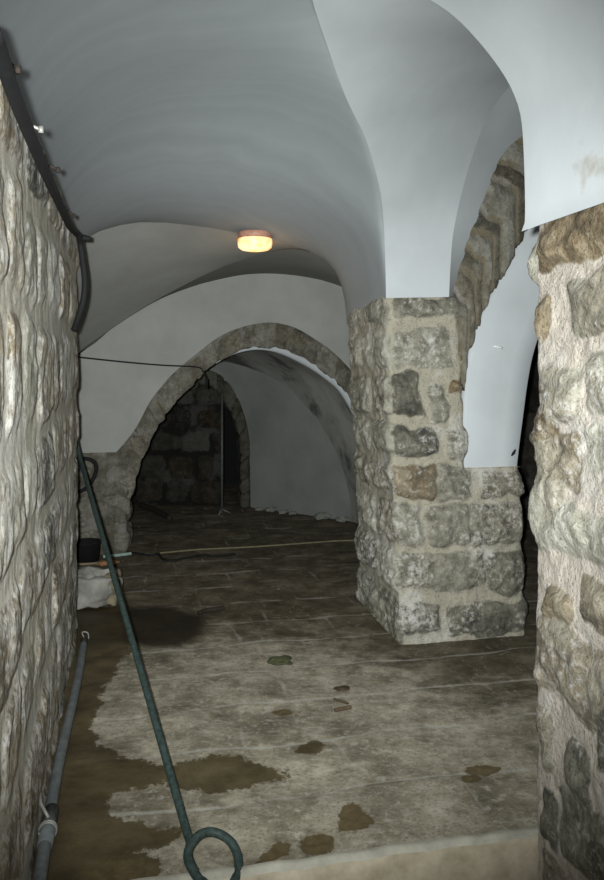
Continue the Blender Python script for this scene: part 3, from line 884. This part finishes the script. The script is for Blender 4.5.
sk = empty('sack', (*G(100, 606)[:2], 0)); tag(sk, 'crumpled off-white sack on the floor at the end of the left wall', 'sack')
m = MB(); close_grid(m, lump((*(G(88, 610)[:2] + V[:2] * .12), .13), .36, .22, .23, 4, .28)); m.build('bag', M_SACK, sk)
m = MB()
top = lump((*(G(112, 607)[:2] + V[:2] * .10), .13), .11, .2, .21, 9, .3)
close_grid(m, top); m.build('folded_end', plain('brown_sack_end', (.17, .145, .10), .9, var=.5, scale=14), sk)

# pole in the black doorway
m0 = G(222, 514); pole = empty('pole', m0); tag(pole, 'thin upright metal pole standing beside the black doorway in the recess', 'pole')
m = MB(); m.tube([m0, m0 + Z * 1.30], .0135, 10); m.build('shaft', plain('dull_steel', (.10, .105, .10), .5, metal=.2), pole, org=m0)
m = MB()
for a in (0.3, 2.2, 4.4): m.tube([m0 + Z * .05, m0 + np.array([math.cos(a) * .09, math.sin(a) * .09, .008])], .008, 6)
m.build('foot', plain('white_foot', (.16, .16, .15), .7), pole, org=m0)

# thin yellow hose and black cable on the far floor
def floor_line(name, pxs, r, mat, lab, cat, n=60):
    m = MB(); m.tube(spline([G(x, y, r) for x, y in pxs], n), r, 7); return tag(m.build(name, mat), lab, cat)
floor_line('cord', [(160, 553), (200, 549.5), (250, 547), (300, 543.5), (335, 541), (372, 540)], .008, plain('yellow_cord', (.17, .15, .09), .7), 'thin yellowish cord lying across the far floor towards the pillar', 'cord')
floor_line('cable', [(128, 552), (150, 555), (158, 554), (163, 559), (172, 560.5), (183, 558.5), (193, 557), (203, 555), (214, 556), (235, 554)], .009, M_CABLE, 'loose black cable wriggling on the floor in front of the stone arch', 'cable')
floor_line('branch', [(141, 505), (152, 509), (163, 514), (170, 518.5)], .032, plain('dark_bark', (.03, .026, .02), .9), 'dark length of wood lying on the floor of the recess', 'wood')
floor_line('rod', [(103, 556.5), (115, 555.5), (131, 553.5)], .014, plain('pale_green_metal', (.30, .40, .36), .5), 'pale green rod lying at the foot of the stone jamb', 'rod')
floor_line('lath', [(76, 564), (86, 564), (98, 563)], .010, plain('old_lath', (.22, .18, .12), .8), 'thin wooden lath on the floor behind the sack', 'wood')
floor_line('stick', [(199, 613), (207, 610.5), (215, 609.5), (224, 608)], .014, plain('damp_stick', (.028, .022, .016), .8), 'dark stick on the floor beside the black wet patch', 'stick')
floor_line('twig', [(334, 699), (340, 701), (348, 703.5)], .006, plain('brown_twig', (.07, .05, .03), .8), 'thinner of two brown twigs on the dusty floor before the pillar', 'twig')
floor_line('twig', [(335, 710), (343, 708.5), (351, 707)], .009, plain('brown_twig_light', (.09, .06, .035), .8), 'thicker brown twig lying nearest the camera of the two', 'twig')

def pebble(name, px, py, sx, sy, sz, mat, lab, cat, seed, group=None):
    c = G(px, py); m = MB(); W = lump((c[0], c[1], sz / 2), sx, sy, sz, seed, .35, ex=.8)
    close_grid(m, W); o = m.build(name, mat); tag(o, lab, cat, group); return o
pebble('clod', 280, 663, .115, .10, .03, plain('mossy_clod', (.06, .065, .03), .9), 'flat dark greenish clod of earth on the dusty floor', 'clod', 2)
pebble('clod', 342, 690, .075, .05, .015, plain('brown_clod', (.06, .042, .025), .9), 'small flat brown clod on the floor just behind the twigs', 'clod', 7)
pebble('brick_fragment', 108, 565, .17, .08, .035, plain('orange_brick', (.30, .16, .08), .9), 'orange brick fragment on the floor behind the sack', 'brick', 3)
M_BOX = plain('near_black', (.010, .010, .010), .8)
M_RUB = plain('rubble_stone', (.20, .20, .18), .9)
first = None
for i, (x, y, s) in enumerate(((271, 511, .09), (283, 512.5, .07), (293, 513.5, .06), (322, 518, .12), (342, 521, .09), (259, 509.5, .06))):
    o = pebble('stone_fragment', x, y + 1, s * 1.4, s, s * .6, M_RUB, ['widest stone fragment at the foot of the grey recess wall left of centre', 'stone fragment second in the row along the recess wall', 'small stone fragment third in the row along the recess wall', 'long stone fragment by the recess wall near the pillar', 'stone fragment against the recess wall closest to the pillar', 'stone fragment closest to the small dark arch in the recess'][i], 'stone', 20 + i, 'rubble along the recess wall')
# low black round form for a dark shape of unknown kind by the jamb
tb = G(86, 561); black_shape = empty('black_shape', tb); tag(black_shape, 'low black round shape on the floor against the jamb behind the sack', 'black_shape')
m = MB(); m.lathe([(.001, .004), (.105, .004), (.12, .15), (.127, .155), (.127, .163), (.114, .163), (.10, .02), (.001, .015)], 32, tb); m.build('body', M_BOX, black_shape, org=tb)
# peg and a small dark mark on the plaster panel
m = MB(); c = on_plane(497, 347, PP) - V * .012; m.tube([c - U * .028 + Z * .004, c, c + U * .03 - Z * .006], .006, 8)
tag(m.build('nail', plain('bright_nail', (.75, .75, .75), .3)), 'small bright nail in the white plaster panel by the pillar', 'nail')
m = MB(); c = on_plane(513, 453, PP) - V * .008; m.tube([c - U * .014 - Z * .016, c, c + U * .012 + Z * .022], [.004, .010, .004], 8)
tag(m.build('dark_mark', M_CABLE), 'small dark mark low on the white plaster panel', 'dark_mark')
